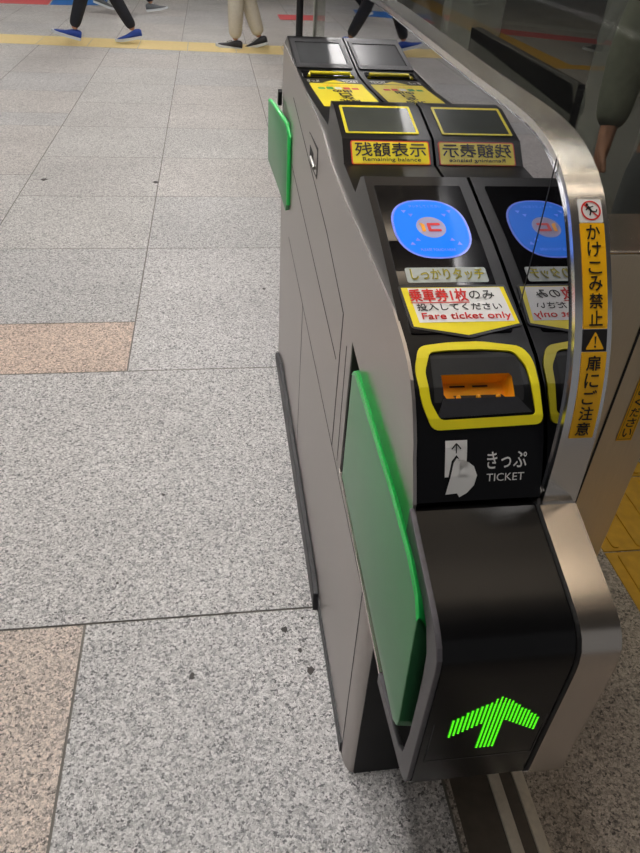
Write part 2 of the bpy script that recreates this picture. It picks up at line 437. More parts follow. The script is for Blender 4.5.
# ------------------------------------------------------------------ ceiling and its lamps
bm = bx(-11, 20, -2, 24, 3.3, 3.4); struct('ceiling', bm, 'ceiling', 'pale ceiling above the passage')
def lamp(x, y, L, wd, m, label, group, z=3.22, alongx=True):
    a, b = (L/2, wd/2) if alongx else (wd/2, L/2)
    o = empty('ceiling_lamp', (x, y, 3.3), label, 'lamp', group)
    link('housing', bx(x-a-.02, x+a+.02, y-b-.02, y+b+.02, z+.02, 3.3), 'lampbox', o)
    link('lamp_tube', bx(x-a, x+a, y-b, y+b, z, z+.02), m, o)
for i, y in enumerate((.70, 2.15, 3.85, 5.65, 7.25, 8.85, 10.45, 12.05)):
    lamp(-.36, y, 1.15, .14, 'lamp', 'white tube lamp in the row along the left passage', 'white ceiling lamps along the left passage', alongx=False)
for i, y in enumerate((2.3, 5.65, 8.85, 12)):
    lamp(-3.6, y, 1.15, .14, 'lamp', 'white tube lamp in the row further left', 'white ceiling lamps further left', alongx=False)
for i, y in enumerate((.7, 1.3, 1.9, 2.5, 3.1)):
    lamp(1.15, y, 1.1, .05, 'lampwarm', 'slim warm tube lamp over the right of the gate', 'slim warm ceiling lamps over the right of the gate')
for i, y in enumerate((4.5, 8.5, 12)):
    lamp(4.4, y, 1.4, .16, 'lampwarm', 'warm tube lamp over the next passage', 'warm ceiling lamps over the next passage')

# ------------------------------------------------------------------ the ticket gate
XL, XR = .2077, .364
gate = empty('ticket_gate', (.286, 1.46, 0), 'narrow steel and black automatic ticket gate with green flaps in the foreground', 'ticket gate')
# steel side wall with the flap pocket cut out
side = [(2.27,.0),(2.27,1.067),(1.42,1.043),(1.3,1.02),(1.1,1.007),(.74,1.005),(.68,.994),(.655,.986),(.633,.974),(.615,.959),(.60,.941),(.587,.922),(.578,.901),(.565,.88),(.552,.856),(.552,.795),(.88,.822),(.96,.832),(.965,.556),(.70,.512),(.705,0)]
sp = link('side_panel', yz(side, XL, XL+.004), 'panel', gate); sp['label'] = 'brushed steel side panel'
def strips(name, segs, wd, m, parent, x=XL, out=.0006):
    bm = bmesh.new()
    for a, b in segs: prism(bm, stroke(a, b, wd), lambda u, v, k: (x-out if k else x+.0005, u, v))
    return link(name, bm, m, parent)
for s_ in ([(1.738,.965),(1.534,.863 if 0 else .905),], ):
    pass
strips('panel_seam', [((1.96,.985),(1.283,.888)), ((1.283,.888),(1.052,.834))], .003, 'seam', sp)
strips('panel_seam', [((1.958,.813),(1.089,.719))], .003, 'seam', sp)
strips('panel_seam', [((1.052,.834),(1.064,.53))], .0045, 'seam', sp)
strips('panel_seam', [((2.0,.587),(1.065,.53)), ((1.065,.53),(.70,.513))], .002, 'seam', sp)
strips('panel_seam', [((1.605,.566),(1.613,.09))], .002, 'seam', sp)
strips('panel_seam', [((.708,.512),(.705,.004))], .003, 'deep', sp)
strips('panel_seam', [((1.0,.80),(1.0,.545))], .002, 'seam', sp)
# bright steel lip along the foot of the pocket
link('pocket_sill', yz([(.965,.556),(.965,.550),(.56,.505),(.56,.513)], XL-.002, XL+.03), 'cowlsteel', gate)
# recessed lock in the steel side
lk = strips('lock', [((1.60,.962),(1.455,.966))], .062, 'seam', gate, out=.0008)
bm = bmesh.new(); prism(bm, rounded([(1.595,.992),(1.598,.936),(1.46,.941),(1.464,.99)], .006), lambda u, v, k: (XL-.0014 if k else XL, u, v)); link('lock_plate', bm, 'panel', lk)
bm = bmesh.new(); prism(bm, [(1.575,.972),(1.575,.948),(1.515,.950),(1.515,.970)], lambda u, v, k: (XL-.002 if k else XL, u, v)); link('keyhole', bm, 'deep', lk)
bm = bmesh.new(); rod(bm, [(XL-.004,1.54,.955),(XL-.004,1.475,.952)], .004); link('latch', bm, 'brass', lk)
# inner body, far wall, rounded near end of the base
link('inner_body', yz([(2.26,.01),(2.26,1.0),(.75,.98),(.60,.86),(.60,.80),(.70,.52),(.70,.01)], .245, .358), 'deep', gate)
bm = bmesh.new()
arc = [(XL, .705)]+[(XL+.016-.016*math.cos(t), .705-.040*math.sin(t)) for t in [math.pi/2*k/6 for k in range(1, 7)]]+[(.362,.665),(.362,.705)]
prism(bm, arc, lambda u, v, k: (u, v, .512 if k else .002)); link('base_end', bm, 'panel', gate, smooth=40)
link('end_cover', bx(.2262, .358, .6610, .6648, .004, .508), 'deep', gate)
link('far_panel', bx(XL, .362, 2.268, 2.276, 0, 1.066), 'panel', gate)
# kick strip along the floor
bm = bmesh.new()
prism(bm, [(2.25,0),(2.25,.03),(2.1,.075),(1.9,.075),(1.13,.06),(1.085,.045),(1.07,0)], lambda u, v, k: (XL if k else XL-.014, u, v))
link('kick_strip', bm, 'rubber', gate, bevel=.002)
link('kick_strip', bx(XL-.003, XL+.001, .71, 1.08, 0, .035), 'rubber', gate)

# top cover: outline P extruded, with the ticket opening left open
XA, XB = .2107, .3655
OX0, OX1, OS0, OS1 = .2475, .333, 1.7185, 1.7480
bm = bmesh.new()
S = sorted(set(P.L+[OS0, OS1, 1.699, 1.733]))
X = [XA, OX0, OX1, XB]
grid = [[bm.verts.new(P.at(x, s)) for x in X] for s in S]
for i in range(len(S)-1):
    for j in range(3):
        if j == 1 and S[i] >= OS0-1e-6 and S[i+1] <= OS1+1e-6: continue
        bm.faces.new((grid[i][j], grid[i][j+1], grid[i+1][j+1], grid[i+1][j]))
# side walls down into the steel shell
low = {}
for j in (0, 3):
    lo = [bm.verts.new((X[j], g[j].co.y+(.06 if g[j].co.y < .7 else 0), min(g[j].co.z-.02, .985) if g[j].co.y < 1.3 else 1.0)) for g in grid]
    low[j] = lo
    for i in range(len(S)-1): bm.faces.new((grid[i][j], grid[i+1][j], lo[i+1], lo[i]))
bm.faces.new((*grid[0], low[3][0], low[0][0]))
bm.faces.new((*grid[-1], low[3][-1], low[0][-1]))
cover = link('top_cover', bm, 'black', gate, smooth=24); cover['label'] = 'black top cover of the gate'
F = P.at
# ticket slot
slot = None
bm = bmesh.new()
def inner(x, s, d): return P.at(x, s, -d)
D0 = .020
ov = [(OX0,OS0),(OX1,OS0),(OX1,OS1),(OX0,OS1)]
iv = [(OX0+.006,OS0+.003),(OX1-.006,OS0+.003),(OX1-.002,OS1),(OX0+.002,OS1)]
a = [bm.verts.new(inner(x, s, 0)) for x, s in ov]; b = [bm.verts.new(inner(x, s, D0)) for x, s in iv]
for i in range(4): bm.faces.new((a[i], a[(i+1)%4], b[(i+1)%4], b[i]))
bm.faces.new(b)
slot = link('ticket_slot', bm, 'amber', gate)
bm = bmesh.new()
for x0, x1 in ((.262,.281),(.290,.309)):
    q = [inner(x0, OS0+.007, D0-.0012), inner(x1, OS0+.007, D0-.0012), inner(x1, OS0+.0095, D0-.0012), inner(x0, OS0+.0095, D0-.0012)]
    bm.faces.new([bm.verts.new(v) for v in q])
q = [inner(.262, OS1-.006, .010), inner(.322, OS1-.006, .010), inner(.322, OS1-.001, .003), inner(.262, OS1-.001, .003)]
bm.faces.new([bm.verts.new(v) for v in q])
link('slot_mouth', bm, 'deep', slot)
bm = bmesh.new()
for x in (.266, .290, .314):
    bmesh.ops.create_uvsphere(bm, u_segments=10, v_segments=6, radius=.003, matrix=Matrix.Translation(inner(x, OS1-.002, .003)))
link('slot_guide', bm, 'amber', slot)
# sloping grey ramp below the opening and dark bevel above
bm = bmesh.new()
rp = [(.2465,OS1+.0005),(.334,OS1+.0005),(.351,1.7665),(.2375,1.770)]
a = [bm.verts.new(F(x, s, .0008)) for x, s in rp]; b = [bm.verts.new(F(x, s, h)) for (x, s), h in zip(rp, (.004,.004,.0025,.0025))]
bm.faces.new(b)
for i in range(4): bm.faces.new((a[i], a[(i+1)%4], b[(i+1)%4], b[i]))
link('ticket_ramp', bm, 'darkgrey', gate)
decal('slot_surround', ring(resample([(.2475,1.7185),(.333,1.7185),(.333,1.7480),(.2475,1.7480)], 28), resample([(.2330,1.6930),(.340,1.6935),(.3505,1.712),(.3505,1.752),(.2300,1.752),(.2300,1.710)][:0] or [(.238,1.6925),(.343,1.6930),(.345,1.7525),(.236,1.7525)], 28)), F, 'deep', gate, .0004, P)
# yellow ring round the slot
yo = [(.2262,1.6800),(.262,1.6752),(.3039,1.6745),(.3525,1.6835),(.3625,1.706),(.3635,1.7810),(.2310,1.7840),(.2205,1.7540),(.2165,1.7120)]
yi = [(.2380,1.6890),(.262,1.6868),(.3039,1.6865),(.3400,1.6905),(.3520,1.712),(.3555,1.7700),(.2405,1.7725),(.2310,1.7520),(.2285,1.7150)]
def aligned(o_, i_, r1, r2): return ring(rounded(o_, r1), rounded(i_, r2))
decal('slot_ring', aligned(yo, yi, .010, .006), F, 'yellow', gate, .0006, P, thick=.0025)
# raised panel edge lines (far displays)
def plate(name, x0, x1, s0, s1, m, off=.0005, r=.002, th=.0012, parent=gate):
    return decal(name, [rrect(x0, x1, s0, s1, r, 3)], F, m, parent, off, P, thick=th)
bez = decal('display_bezel', ring(rrect(.214,.359,.105,.325,.004,3), rrect(.226,.350,.130,.292,.002,3)), F, 'darkgrey', gate, .0004, P, thick=.003)
plate('display_screen', .2265, .3495, .1305, .2915, 'screen2', .0004, parent=bez)
plate('ticket_exit_recess', .222, .352, .345, .405, 'clear', .0004)
bm = bmesh.new(); rod(bm, [F(.236, .395, .002), F(.240, .378, .007), F(.343, .378, .007), F(.347, .395, .002)], .0045, 10); link('ticket_exit_bar', bm, 'yellow', gate, smooth=60)
decal('exit_arrow', [[(.262,.462),(.294,.428),(.326,.462)]], F, 'yellowprint', gate, .0006, P)
text('exit_lettering', 'きっぷ', .226, .256, .432, .458, F, 'white', gate, .0010, P, .01)
text('exit_lettering', 'TICKET', .314, .353, .432, .458, F, 'white', gate, .0010, P, .02)
# yellow notice in front of the exit slot
ps = plate('exit_notice', .2280, .3570, .472, .740, 'yellowprint', .0006, .002, .0006); ps['label'] = 'yellow notice with upside down black writing'
text('notice_lettering', 'とりわすれ', .258, .328, .490, .510, F, 'orangeprint', ps, .0018, P, .01, rot=True)
for i, (x0, m_) in enumerate(((.242,'greenprint'), (.262,'greenprint'), (.282,'white'), (.302,'redprint'), (.322,'redprint'))):
    decal('notice_flag', [rrect(x0, x0+.016, .523-(.006 if i in (1, 2, 3) else 0), .545, .003)], F, m_, ps, .0018, P)
for i, ch in enumerate(('出の', '口', 'な', '改札')):
    s0 = .553+i*.038
    text('notice_lettering', ch, .272 if len(ch) == 2 else .282, .316 if len(ch) == 2 else .308, s0, s0+.031, F, 'blackprint', ps, .0018, P, .04, rot=True)
# balance display
bz = decal('balance_frame', ring(rrect(.2195,.3475,1.0035,1.0995,.003,3), rrect(.2245,.3430,1.0100,1.0945,.002,3)), F, 'yellow', gate, .0005, P, thick=.001)
plate('balance_screen', .2246, .3429, 1.0101, 1.0944, 'screen', .0003, parent=bz)
lb = plate('balance_label', .2240, .3600, 1.1200, 1.1650, 'redprint', .0006, .004, .0006); lb['label'] = 'yellow label with a red edge'
plate('label_face', .2257, .3583, 1.1220, 1.1630, 'orangeprint', .0016, .003, .0002, parent=lb)
plate('label_yellow', .2266, .3574, 1.1235, 1.1615, 'yellowprint', .0020, .003, .0002, parent=lb)
text('label_lettering', '残額表示', .2310, .3530, 1.1250, 1.1500, F, 'blackprint', lb, .0028, P, .018)
text('label_lettering', 'Remaining balance', .2430, .3430, 1.1520, 1.1605, F, 'blackprint', lb, .0028, P, .01)
# card reader panel
rp_ = plate('reader_panel', .2215, .3490, 1.3705, 1.6600, 'clear', .0003, .003, .0010); rp_['label'] = 'dark glossy card reader window'
decal('reader_outline', [[(a, b) for a, b in q] for q in ring(circle(.2853,1.4680,.0535,.0625,40,2.5), circle(.2853,1.4680,.0505,.0595,40,2.5))], F, 'bluerim', gate, .0018, P)
rd = decal('card_reader', [circle(.2853,1.4680,.0503,.0593,40,2.5)], F, 'blue', gate, .0016, P, thick=.0004); rd['label'] = 'lit blue card touch area'
decal('reader_disc', [circle(.2853,1.4680,.0205,.0225,28)], F, 'disc', rd, .0026, P)
decal('reader_mark', [rrect(.2715,.2765,1.4620,1.4780,.001), rrect(.2700,.2745,1.4600,1.4635,.001)], F, 'logoorange', rd, .0032, P)
c = [rrect(.2800,.2845,1.4600,1.4780,.002), rrect(.2800,.2985,1.4600,1.4650,.002), rrect(.2800,.2985,1.4730,1.4780,.002)]
decal('reader_mark', c, F, 'logored', rd, .0034, P)
tri = []
for sx in (-1, 1):
    for sy in (-1, 1):
        for k in (0, 1):
            cx, cy = .2853+sx*(.0235+.0085*k), 1.468+sy*(.026+.008*k)
            decal('reader_arrow', [[(cx-.0035, cy+sy*.003), (cx+.0035, cy+sy*.003), (cx+sx*.0005, cy-sy*.0035)]], F, 'bluemark', rd, .0028, P)
text('reader_lettering', 'タッチしてください', .262, .309, 1.4190, 1.4250, F, 'bluemark', rd, .0028, P)
text('reader_lettering', 'PLEASE TOUCH HERE', .262, .309, 1.5120, 1.5170, F, 'bluemark', rd, .0028, P)
st = plate('touch_strip', .2335, .3410, 1.5470, 1.5735, 'greyprint', .0012, .003, .0005); st['label'] = 'pale grey strip with yellow green writing'
text('strip_lettering', 'しっかりタッチ', .2395, .3365, 1.5500, 1.5700, F, 'olivep', st, .0024, P, .035)
text('strip_lettering', 'しっかりタッチ', .2400, .3360, 1.5505, 1.5695, F, 'yellowprint', st, .0028, P, .0)
# fare notice: dark rim, yellow face, white field
def pent(x0, x1, s0, s1, tip): return [(x0, s0), (x1, s0), (x1, s1), ((x0+x1)/2, tip), (x0, s1)]
ft = decal('fare_notice', [rounded([(.2190,1.5790),(.3600,1.5790),(.3645,1.6490),(.2925,1.6680),(.2240,1.6510)], .004)], F, 'darkgrey', gate, .0006, P, thick=.0012); ft['label'] = 'white and yellow fare notice pointing down'
decal('notice_yellow', [[(.2225,1.5830),(.3570,1.5830),(.3610,1.6465),(.2920,1.6640),(.2270,1.6485)]], F, 'yellowprint', ft, .0022, P)
decal('notice_white', [[(.2305,1.5845),(.3510,1.5845),(.3560,1.6430),(.2350,1.6430)]], F, 'white', ft, .0028, P)
text('notice_lettering', '乗車券1枚', .2305, .3050, 1.5870, 1.6085, F, 'redprint', ft, .0034, P, .03)
decal('notice_underline', [rrect(.2300,.3055,1.6095,1.6110,.0002,1)], F, 'redprint', ft, .0034, P)
text('notice_lettering', 'のみ', .3075, .3400, 1.5905, 1.6050, F, 'blackprint', ft, .0034, P, .012)
text('notice_lettering', '投入してください', .2365, .3450, 1.6120, 1.6240, F, 'blackprint', ft, .0034, P, .012)
text('notice_lettering', 'Fare ticket only', .2400, .3530, 1.6280, 1.6420, F, 'redprint', ft, .0034, P, .02)
# hand-and-ticket pictogram and its words
pic = decal('ticket_pictogram', [[(.2465,1.7960),(.2725,1.7960),(.2725,1.8390),(.2650,1.8390),(.2650,1.8200),(.2600,1.8130),(.2545,1.8200),(.2510,1.8390),(.2465,1.8390)]], F, 'white', gate, .0008, P)
hand = [(.2530,1.8390),(.2565,1.8220),(.2600,1.8165),(.2635,1.8220),(.2630,1.8400),(.2735,1.8400),(.2745,1.8220),(.2810,1.8270),(.2850,1.8380),(.2820,1.8500),(.2740,1.8590),(.2650,1.8640),(.2620,1.8590),(.2480,1.8600)]
for k, (dx, ds) in enumerate(((.0018, 0), (-.0018, 0), (0, -.0024), (.0013, -.0017), (-.0013, -.0017))):
    decal('pictogram_outline', [[(a+dx, b+ds) for a, b in hand[:7]]], F, 'blackprint', pic, .0012+.00008*k, P)
decal('pictogram_hand', [hand], F, 'white', pic, .0019, P)
decal('pictogram_arrow', [stroke((.2595,1.8000),(.2595,1.8110),.0014), stroke((.2595,1.7995),(.2540,1.8060),.0014), stroke((.2595,1.7995),(.2650,1.8060),.0014)], F, 'blackprint', pic, .0014, P)
text('cover_lettering', 'きっぷ', .2970, .3450, 1.8110, 1.8310, F, 'white', gate, .0010, P, .015)
text('cover_lettering', 'TICKET', .2970, .3430, 1.8370, 1.8465, F, 'white', gate, .0010, P, .0)

# ------------------------------------------------------------------ the nose (cowl) below, its frame and steel side
def nose(dy=0, dz=0):
    return [(.70,.79),(.565,.840+dz),(.553,.8440+dz),(.50,.829+dz),(.450,.815+dz),(.428,.808+dz),(.414,.802+dz),(.403,.793+dz),(.3955,.781+dz-dy),(.392,.766-dy),(.391-dy,.75),(.391-dy,.71),(.392-dy,.60),(.392-dy,.532),(.395-dy,.524),(.405,.520),(.70,.520)]
bm = yz(nose(), .2445, .3585)
# towards the pocket only a shell of the nose goes on
sh_ = [p for p in nose() if .40 < p[1] and p[0] < .6][0:]
shell = [p for p in sh_ if not (p[0] < .41 and p[1] < .521)]+[(.396,.523),(.42,.521),(.42,.535),(.406,.54),(.403,.75),(.412,.775),(.425,.787),(.445,.799),(.56,.826)]
prism(bm, shell, lambda u, v, k: (.2445 if k else .2107, u, v))
cw = link('nose_cover', bm, 'cowlblack', gate, smooth=30); cw['label'] = 'scuffed black nose cover'
link('nose_edge', yz([(y+(0 if y > .69 else -.0015), z+.0015) for y, z in nose()], .3585, .3625), 'deep', gate)
ns = link('nose_side', yz([(y+(0 if y > .69 else -.003), z+(.002 if z > .6 else 0)) for y, z in nose()], .3625, .408), 'cowlsteel', gate, smooth=30); ns['label'] = 'brushed steel side of the nose'
fo = [(.553,.850),(.50,.833),(.450,.819),(.428,.811),(.414,.804),(.403,.795),(.3955,.783),(.393,.766),(.393,.75),(.393,.71),(.394,.54),(.398,.522),(.410,.512),(.425,.509),(.56,.490),
      (.56,.512),(.44,.532),(.424,.548),(.418,.60),(.418,.72),(.424,.760),(.440,.785),(.470,.800),(.552,.812)]
link('nose_frame', yz(fo, .2045, .2112), 'frame', gate, bevel=.0012)
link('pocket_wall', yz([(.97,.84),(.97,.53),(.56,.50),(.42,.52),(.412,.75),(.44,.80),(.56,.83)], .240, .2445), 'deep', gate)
link('pocket_jamb', bx(XL+.001, .240, .955, .966, .556, .832), 'seam', gate)
# arrow display
fnose = lambda x, z, off: Vector((x, .392-off-.0006, z))
decal('arrow_window', ring([(.2190,.706),(.2190,.581),(.3555,.581),(.3555,.706)], [(.2200,.705),(.2200,.582),(.3545,.582),(.3545,.705)]), fnose, 'darkgrey', gate, 0)
def inarrow(x, z):
    # stem and two arms of a chevron
    if .276 <= x <= .303 and .606 <= z <= .69: return True
    if x <= .292:
        t = (.292-x)/.054; top = .714-.043*t; bot = .670-.038*t
        return t <= 1 and bot <= z <= top
    t = (x-.292)/.054; top = .714-.052*t; bot = .672-.038*t
    return t <= 1 and bot <= z <= top
bm = bmesh.new(); bg = bmesh.new()
k = 0
x = .2360
while x < .350:
    z = .603
    while z < .716:
        if inarrow(x, z):
            for b_, r, o_ in ((bm, .0013, .0008), (bg, .0024, .0003)):
                pts = circle(x, z, r, r*(.95 if b_ is bm else .8), 8)
                b_.faces.new([b_.verts.new(fnose(u, v, o_)) for u, v in pts])
        z += .0034
    x += .0049
ar = link('arrow_light', bg, 'ledglow', gate); ar['label'] = 'lit green arrow of small dots'
link('arrow_dots', bm, 'led', ar)

# ------------------------------------------------------------------ flap doors
def slab(name, face, back, ms, parent, r=.012):
    """padded door leaf between two outlines given as 3D points"""
    bm = bmesh.new()
    a = [bm.verts.new(p) for p in face]; b = [bm.verts.new(p) for p in back]
    f = bm.faces.new(a); f2 = bm.faces.new(b)
    n = len(a)
    for i in range(n): bm.faces.new((a[i], a[(i+1)%n], b[(i+1)%n], b[i]))
    bmesh.ops.recalc_face_normals(bm, faces=bm.faces)
    es = [e for e in bm.edges]
    bmesh.ops.bevel(bm, geom=es, offset=r, segments=3, affect='EDGES', profile=.5, clamp_overlap=True)
    return link(name, bm, ms, parent, smooth=50)
o2 = [(.885,.822),(.862,.836),(.60,.832),(.505,.823),(.462,.808),(.446,.788),(.436,.60),(.440,.582),(.455,.570),(.665,.585),(.890,.602)]
ob = [(.945,.786),(.920,.792),(.60,.776),(.515,.764),(.474,.752),(.456,.738),(.444,.58),(.448,.562),(.462,.550),(.665,.562),(.930,.590)]
fd = slab('flap_door', [(.1958, y, z) for y, z in o2], [(.2205, y, z) for y, z in ob], 'green', gate, .002)
fd['label'] = 'large padded green flap door folded into the near pocket'
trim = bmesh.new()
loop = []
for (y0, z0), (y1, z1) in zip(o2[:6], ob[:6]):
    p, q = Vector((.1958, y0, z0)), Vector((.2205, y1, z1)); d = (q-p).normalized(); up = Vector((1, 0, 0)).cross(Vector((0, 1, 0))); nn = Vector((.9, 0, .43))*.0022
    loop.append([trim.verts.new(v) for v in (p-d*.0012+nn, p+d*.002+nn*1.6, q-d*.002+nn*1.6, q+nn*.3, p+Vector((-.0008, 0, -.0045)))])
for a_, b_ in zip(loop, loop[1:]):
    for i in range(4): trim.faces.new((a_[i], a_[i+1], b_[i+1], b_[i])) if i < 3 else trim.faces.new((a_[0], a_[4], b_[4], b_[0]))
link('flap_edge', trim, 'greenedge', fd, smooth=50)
far_face = [(.168,2.34,.895),(.180,2.20,.925) if 0 else (.172,2.30,.900),(.196,2.05,.915) if 0 else (.193,2.02,.905),(.195,1.985,.880),(.197,1.99,.69),(.196,2.0,.667),(.186,2.10,.690),(.168,2.34,.715)]
far_back = [(x+.014, y+.01, z) for x, y, z in far_face]
fe = slab('flap_door', far_face, far_back, 'green', gate, .002); fe['label'] = 'small green flap door standing ajar at the far end'
bm = bmesh.new()
top = [far_face[0], far_face[1], far_face[2], far_face[3], far_face[4]]
rod(bm, [(x+.006, y, z) for x, y, z in top], .0065, 8); link('flap_edge', bm, 'greenedge', fe, smooth=60)
bm = bmesh.new(); prism(bm, [(2.33,.89),(2.30,.89),(2.29,.93),(2.31,.935)], lambda u, v, k: (.2075 if k else .196, u, v)); link('flap_hinge', bm, 'deep', gate)

# ------------------------------------------------------------------ smoked glass partition with its steel rim
part = empty('glass_partition', (.39, 1.5, 0), 'smoked mirror glass partition with curved brushed steel rim beside the ticket gate', 'partition')
RX0, RX1, TH = .3700, .412, .020
gp = []
for i, q in enumerate(R.p):
    n_ = R.yz(R.L[i], -.010); gp.append((n_.x, n_.y))
gp = gp+[(.575, .60), (.71, .53), (.71, .02)]
gl = link('glass_pane', yz([(y if y < 2.5 else 2.57, z) for y, z in gp], .3680, .3760), 'mirror', part); gl['label'] = 'smoked mirroring glass pane'
bm = bmesh.new()
q0 = []
N = len(R.p)
oy = [R.yz(R.L[i], 0) for i in range(N)]; iy_ = [R.yz(R.L[i], -TH) for i in range(N)]
poly = [(p.x, p.y) for p in oy]+[(p.x, p.y) for p in reversed(iy_)]
rows = [[bm.verts.new((x, p.x, p.y)) for x, p in ((RX0, oy[i]), (RX1, oy[i]), (RX1, iy_[i]), (RX0, iy_[i]))] for i in range(N)]
for a, b in zip(rows, rows[1:]):
    for i in range(4): bm.faces.new((a[i], a[(i+1)%4], b[(i+1)%4], b[i]))
bm.faces.new(rows[0]); bm.faces.new(rows[-1])
rim = link('rim', bm, 'rim', part, smooth=24); rim['label'] = 'curved brushed steel rim'
# thin seam of the glass
bm = bmesh.new(); prism(bm, stroke((.735,1.19),(.735,.98),.0018), lambda u, v, k: (.3676 if k else .3684, u, v)); link('glass_seam', bm, 'deep', gl)
G = R.at
wst = decal('warning_sticker', [rrect(.3795,.4060,3.0650,3.0915,.0015,2)], G, 'white', part, .0005, R, thick=.0003); wst['label'] = 'white sticker with a crossed out running figure'
cx, cy = .3928, 3.0783
decal('prohibition_ring', ring(circle(cx,cy,.0112,.0112,28), circle(cx,cy,.0094,.0094,28))+[stroke((cx-.0072,cy-.0066),(cx+.0072,cy+.0066),.0017)], G, 'redprint', wst, .0016, R)
fig = [circle(cx-.0040,cy-.0062,.0017,.0017,10), stroke((cx-.0030,cy-.0045),(cx+.0002,cy+.0010),.0024), stroke((cx+.0002,cy+.0008),(cx+.0052,cy+.0020),.0015), stroke((cx+.0052,cy+.002),(cx+.0066,cy-.0012),.0014),
       stroke((cx-.0002,cy+.0008),(cx-.0020,cy+.0058),.0016), stroke((cx-.002,cy-.003),(cx+.003,cy-.0045),.0013), stroke((cx-.0030,cy-.003),(cx-.0060,cy+.0000),.0013)]
decal('running_figure', fig, G, 'blackprint', wst, .0020, R)
s1 = decal('caution_sticker', [rrect(.3790,.4065,3.0920,3.2045,.0008,2)], G, 'orangeprint', part, .0005, R, thick=.0003); s1['label'] = 'amber sticker with vertical black writing'
for i, ch in enumerate('かけこみ禁止'):
    s = 3.0945+i*.0182; text('sticker_lettering', ch, .3855, .4005, s+(.003 if ch == 'こ' else 0), s+.0155, G, 'blackprint', s1, .0014, R, .02)
s2 = decal('caution_sticker', [rrect(.3790,.4065,3.2050,3.2285,.0008,2)], G, 'blackprint', part, .0005, R, thick=.0003); s2['label'] = 'black sticker with an amber warning triangle'
decal('warning_triangle', [rounded([(.3928,3.2072),(.4035,3.2262),(.3821,3.2262)], .002, 3)], G, 'orangeprint', s2, .0014, R)
decal('exclamation_mark', [[(.3917,3.2125),(.3939,3.2125),(.3933,3.2205),(.3923,3.2205)], circle(.3928,3.2232,.0012,.0012,10)], G, 'blackprint', s2, .0019, R)
s3 = decal('caution_sticker', [rrect(.3790,.4075,3.2290,3.3290,.0008,2)], G, 'orangeprint', part, .0005, R, thick=.0003); s3['label'] = 'lower amber sticker with vertical black writing'
for i, ch in enumerate('扉にご注意'):
    s = 3.2330+i*.0190; text('sticker_lettering', ch, .3850, .4010, s, s+.0160, G, 'blackprint', s3, .0014, R, .02)

# black pole behind the gate
bm = bmesh.new(); rod(bm, [(.455,4.1,0),(.455,4.1,2.2)], .018, 14)
tag(link('slim_pole', bm, 'blackcloth', None, smooth=50), 'slim black pole standing beyond the far end of the ticket gate', 'pole')

# ------------------------------------------------------------------ right-hand post, its sticker and tinted screen
po = empty('steel_post', (.51, .76, 0), 'broad brushed steel post behind the curved rim carrying a vertical amber sticker', 'post')
link('post_body', bx(.418, .594, .70, .82, 0, 1.094), 'post', po, bevel=.002)
link('post_seam', bx(.5155, .5185, .6990, .702, .02, 1.088), 'deep', po)
link('post_cap', bx(.418, .594, .70, .82, 1.0945, 1.0975), 'cowlsteel', po, bevel=.001)
fpost = lambda x, z, off: Vector((x, .6993-off, z))
a = decal('post_sticker', [[(.543,.815),(.5665,.815),(.5665,1.02),(.543,1.02)]], fpost, 'orangeprint', po, .0003)
decal('sticker_border', ring([(.5450,.8175),(.5645,.8175),(.5645,1.018),(.5450,1.018)], [(.5456,.8182),(.5639,.8182),(.5639,1.017),(.5456,1.017)]), fpost, 'blackprint', a, .0006)
for i, ch in enumerate('立入りはおやめください'):
    z = 1.013-i*.0176; text('sticker_lettering', ch, .5485, .5615, z, z-.0145, fpost, 'blackprint', a, .0008, None, .02)
ts = empty('tinted_screen', (.60, 2.6, 0), 'tall dark tinted glass screen standing behind the steel post', 'glass screen')
link('glass_pane', bx(.600, .608, .82, 4.6, .05, 1.62), 'tinted', ts)
link('bottom_rail', bx(.592, .616, .82, 4.6, 0, .05), 'post', ts)
link('end_stile', bx(.594, .614, 4.6, 4.63, 0, 1.62), 'palepost', ts)

# ------------------------------------------------------------------ second gate seen through the tinted glass
sg = empty('ticket_gate', (1.45, 3.2, 0), 'dark ticket gate of the next passage, dim behind the tinted glass', 'ticket gate')
link('side_panel', bx(1.30, 1.305, 2.58, 3.85, 0, .93), 'darkwall', sg)
link('inner_body', bx(1.306, 1.345, 2.59, 3.84, 0, .90), 'deep', sg)
link('top_cover', yz([(2.58,.86),(2.62,.915),(3.85,.935),(3.85,.89),(2.58,.82)], 1.30, 1.35), 'black', sg)
link('near_reflection', bx(1.30, 1.46, 2.36, 2.52, 0, 1.5), 'reflband', sg, bevel=.004)  # added pale block, stands in for a reflection in the glass
link('far_reflection', bx(1.30, 1.46, 3.86, 4.4, 0, 1.5), 'reflband', sg, bevel=.004)  # the farther reflection band, also modelled as an added block

# ------------------------------------------------------------------ people
def skin_mesh(name, joints, edges, m, parent, sub=2):
    """one continuous surface grown round a skeleton: joints = {key: (x, y, z, r[, r2])}"""
    keys = list(joints); me = bpy.data.meshes.new(name)
    me.from_pydata([joints[k][:3] for k in keys], [(keys.index(a), keys.index(b)) for a, b in edges], [])
    o = bpy.data.objects.new(name, me); C.objects.link(o)
    md = o.modifiers.new('skin', 'SKIN'); md.use_smooth_shade = True
    me.skin_vertices.new() if not me.skin_vertices else None
    for i, k in enumerate(keys):
        v = joints[k]; sv = me.skin_vertices[0].data[i]; sv.radius = (v[3], v[4] if len(v) > 4 else v[3]); sv.use_root = (i == 0)
    s_ = o.modifiers.new('sub', 'SUBSURF'); s_.levels = sub; s_.render_levels = sub
    dg = bpy.context.evaluated_depsgraph_get(); m2 = bpy.data.meshes.new_from_object(o.evaluated_get(dg))
    bpy.data.objects.remove(o); bpy.data.meshes.remove(me)
    m2.materials.clear(); m2.materials.append(M[m]); m2.name = name
    m2.shade_smooth()
    o = bpy.data.objects.new(name, m2); C.objects.link(o); o.parent = parent
    return o
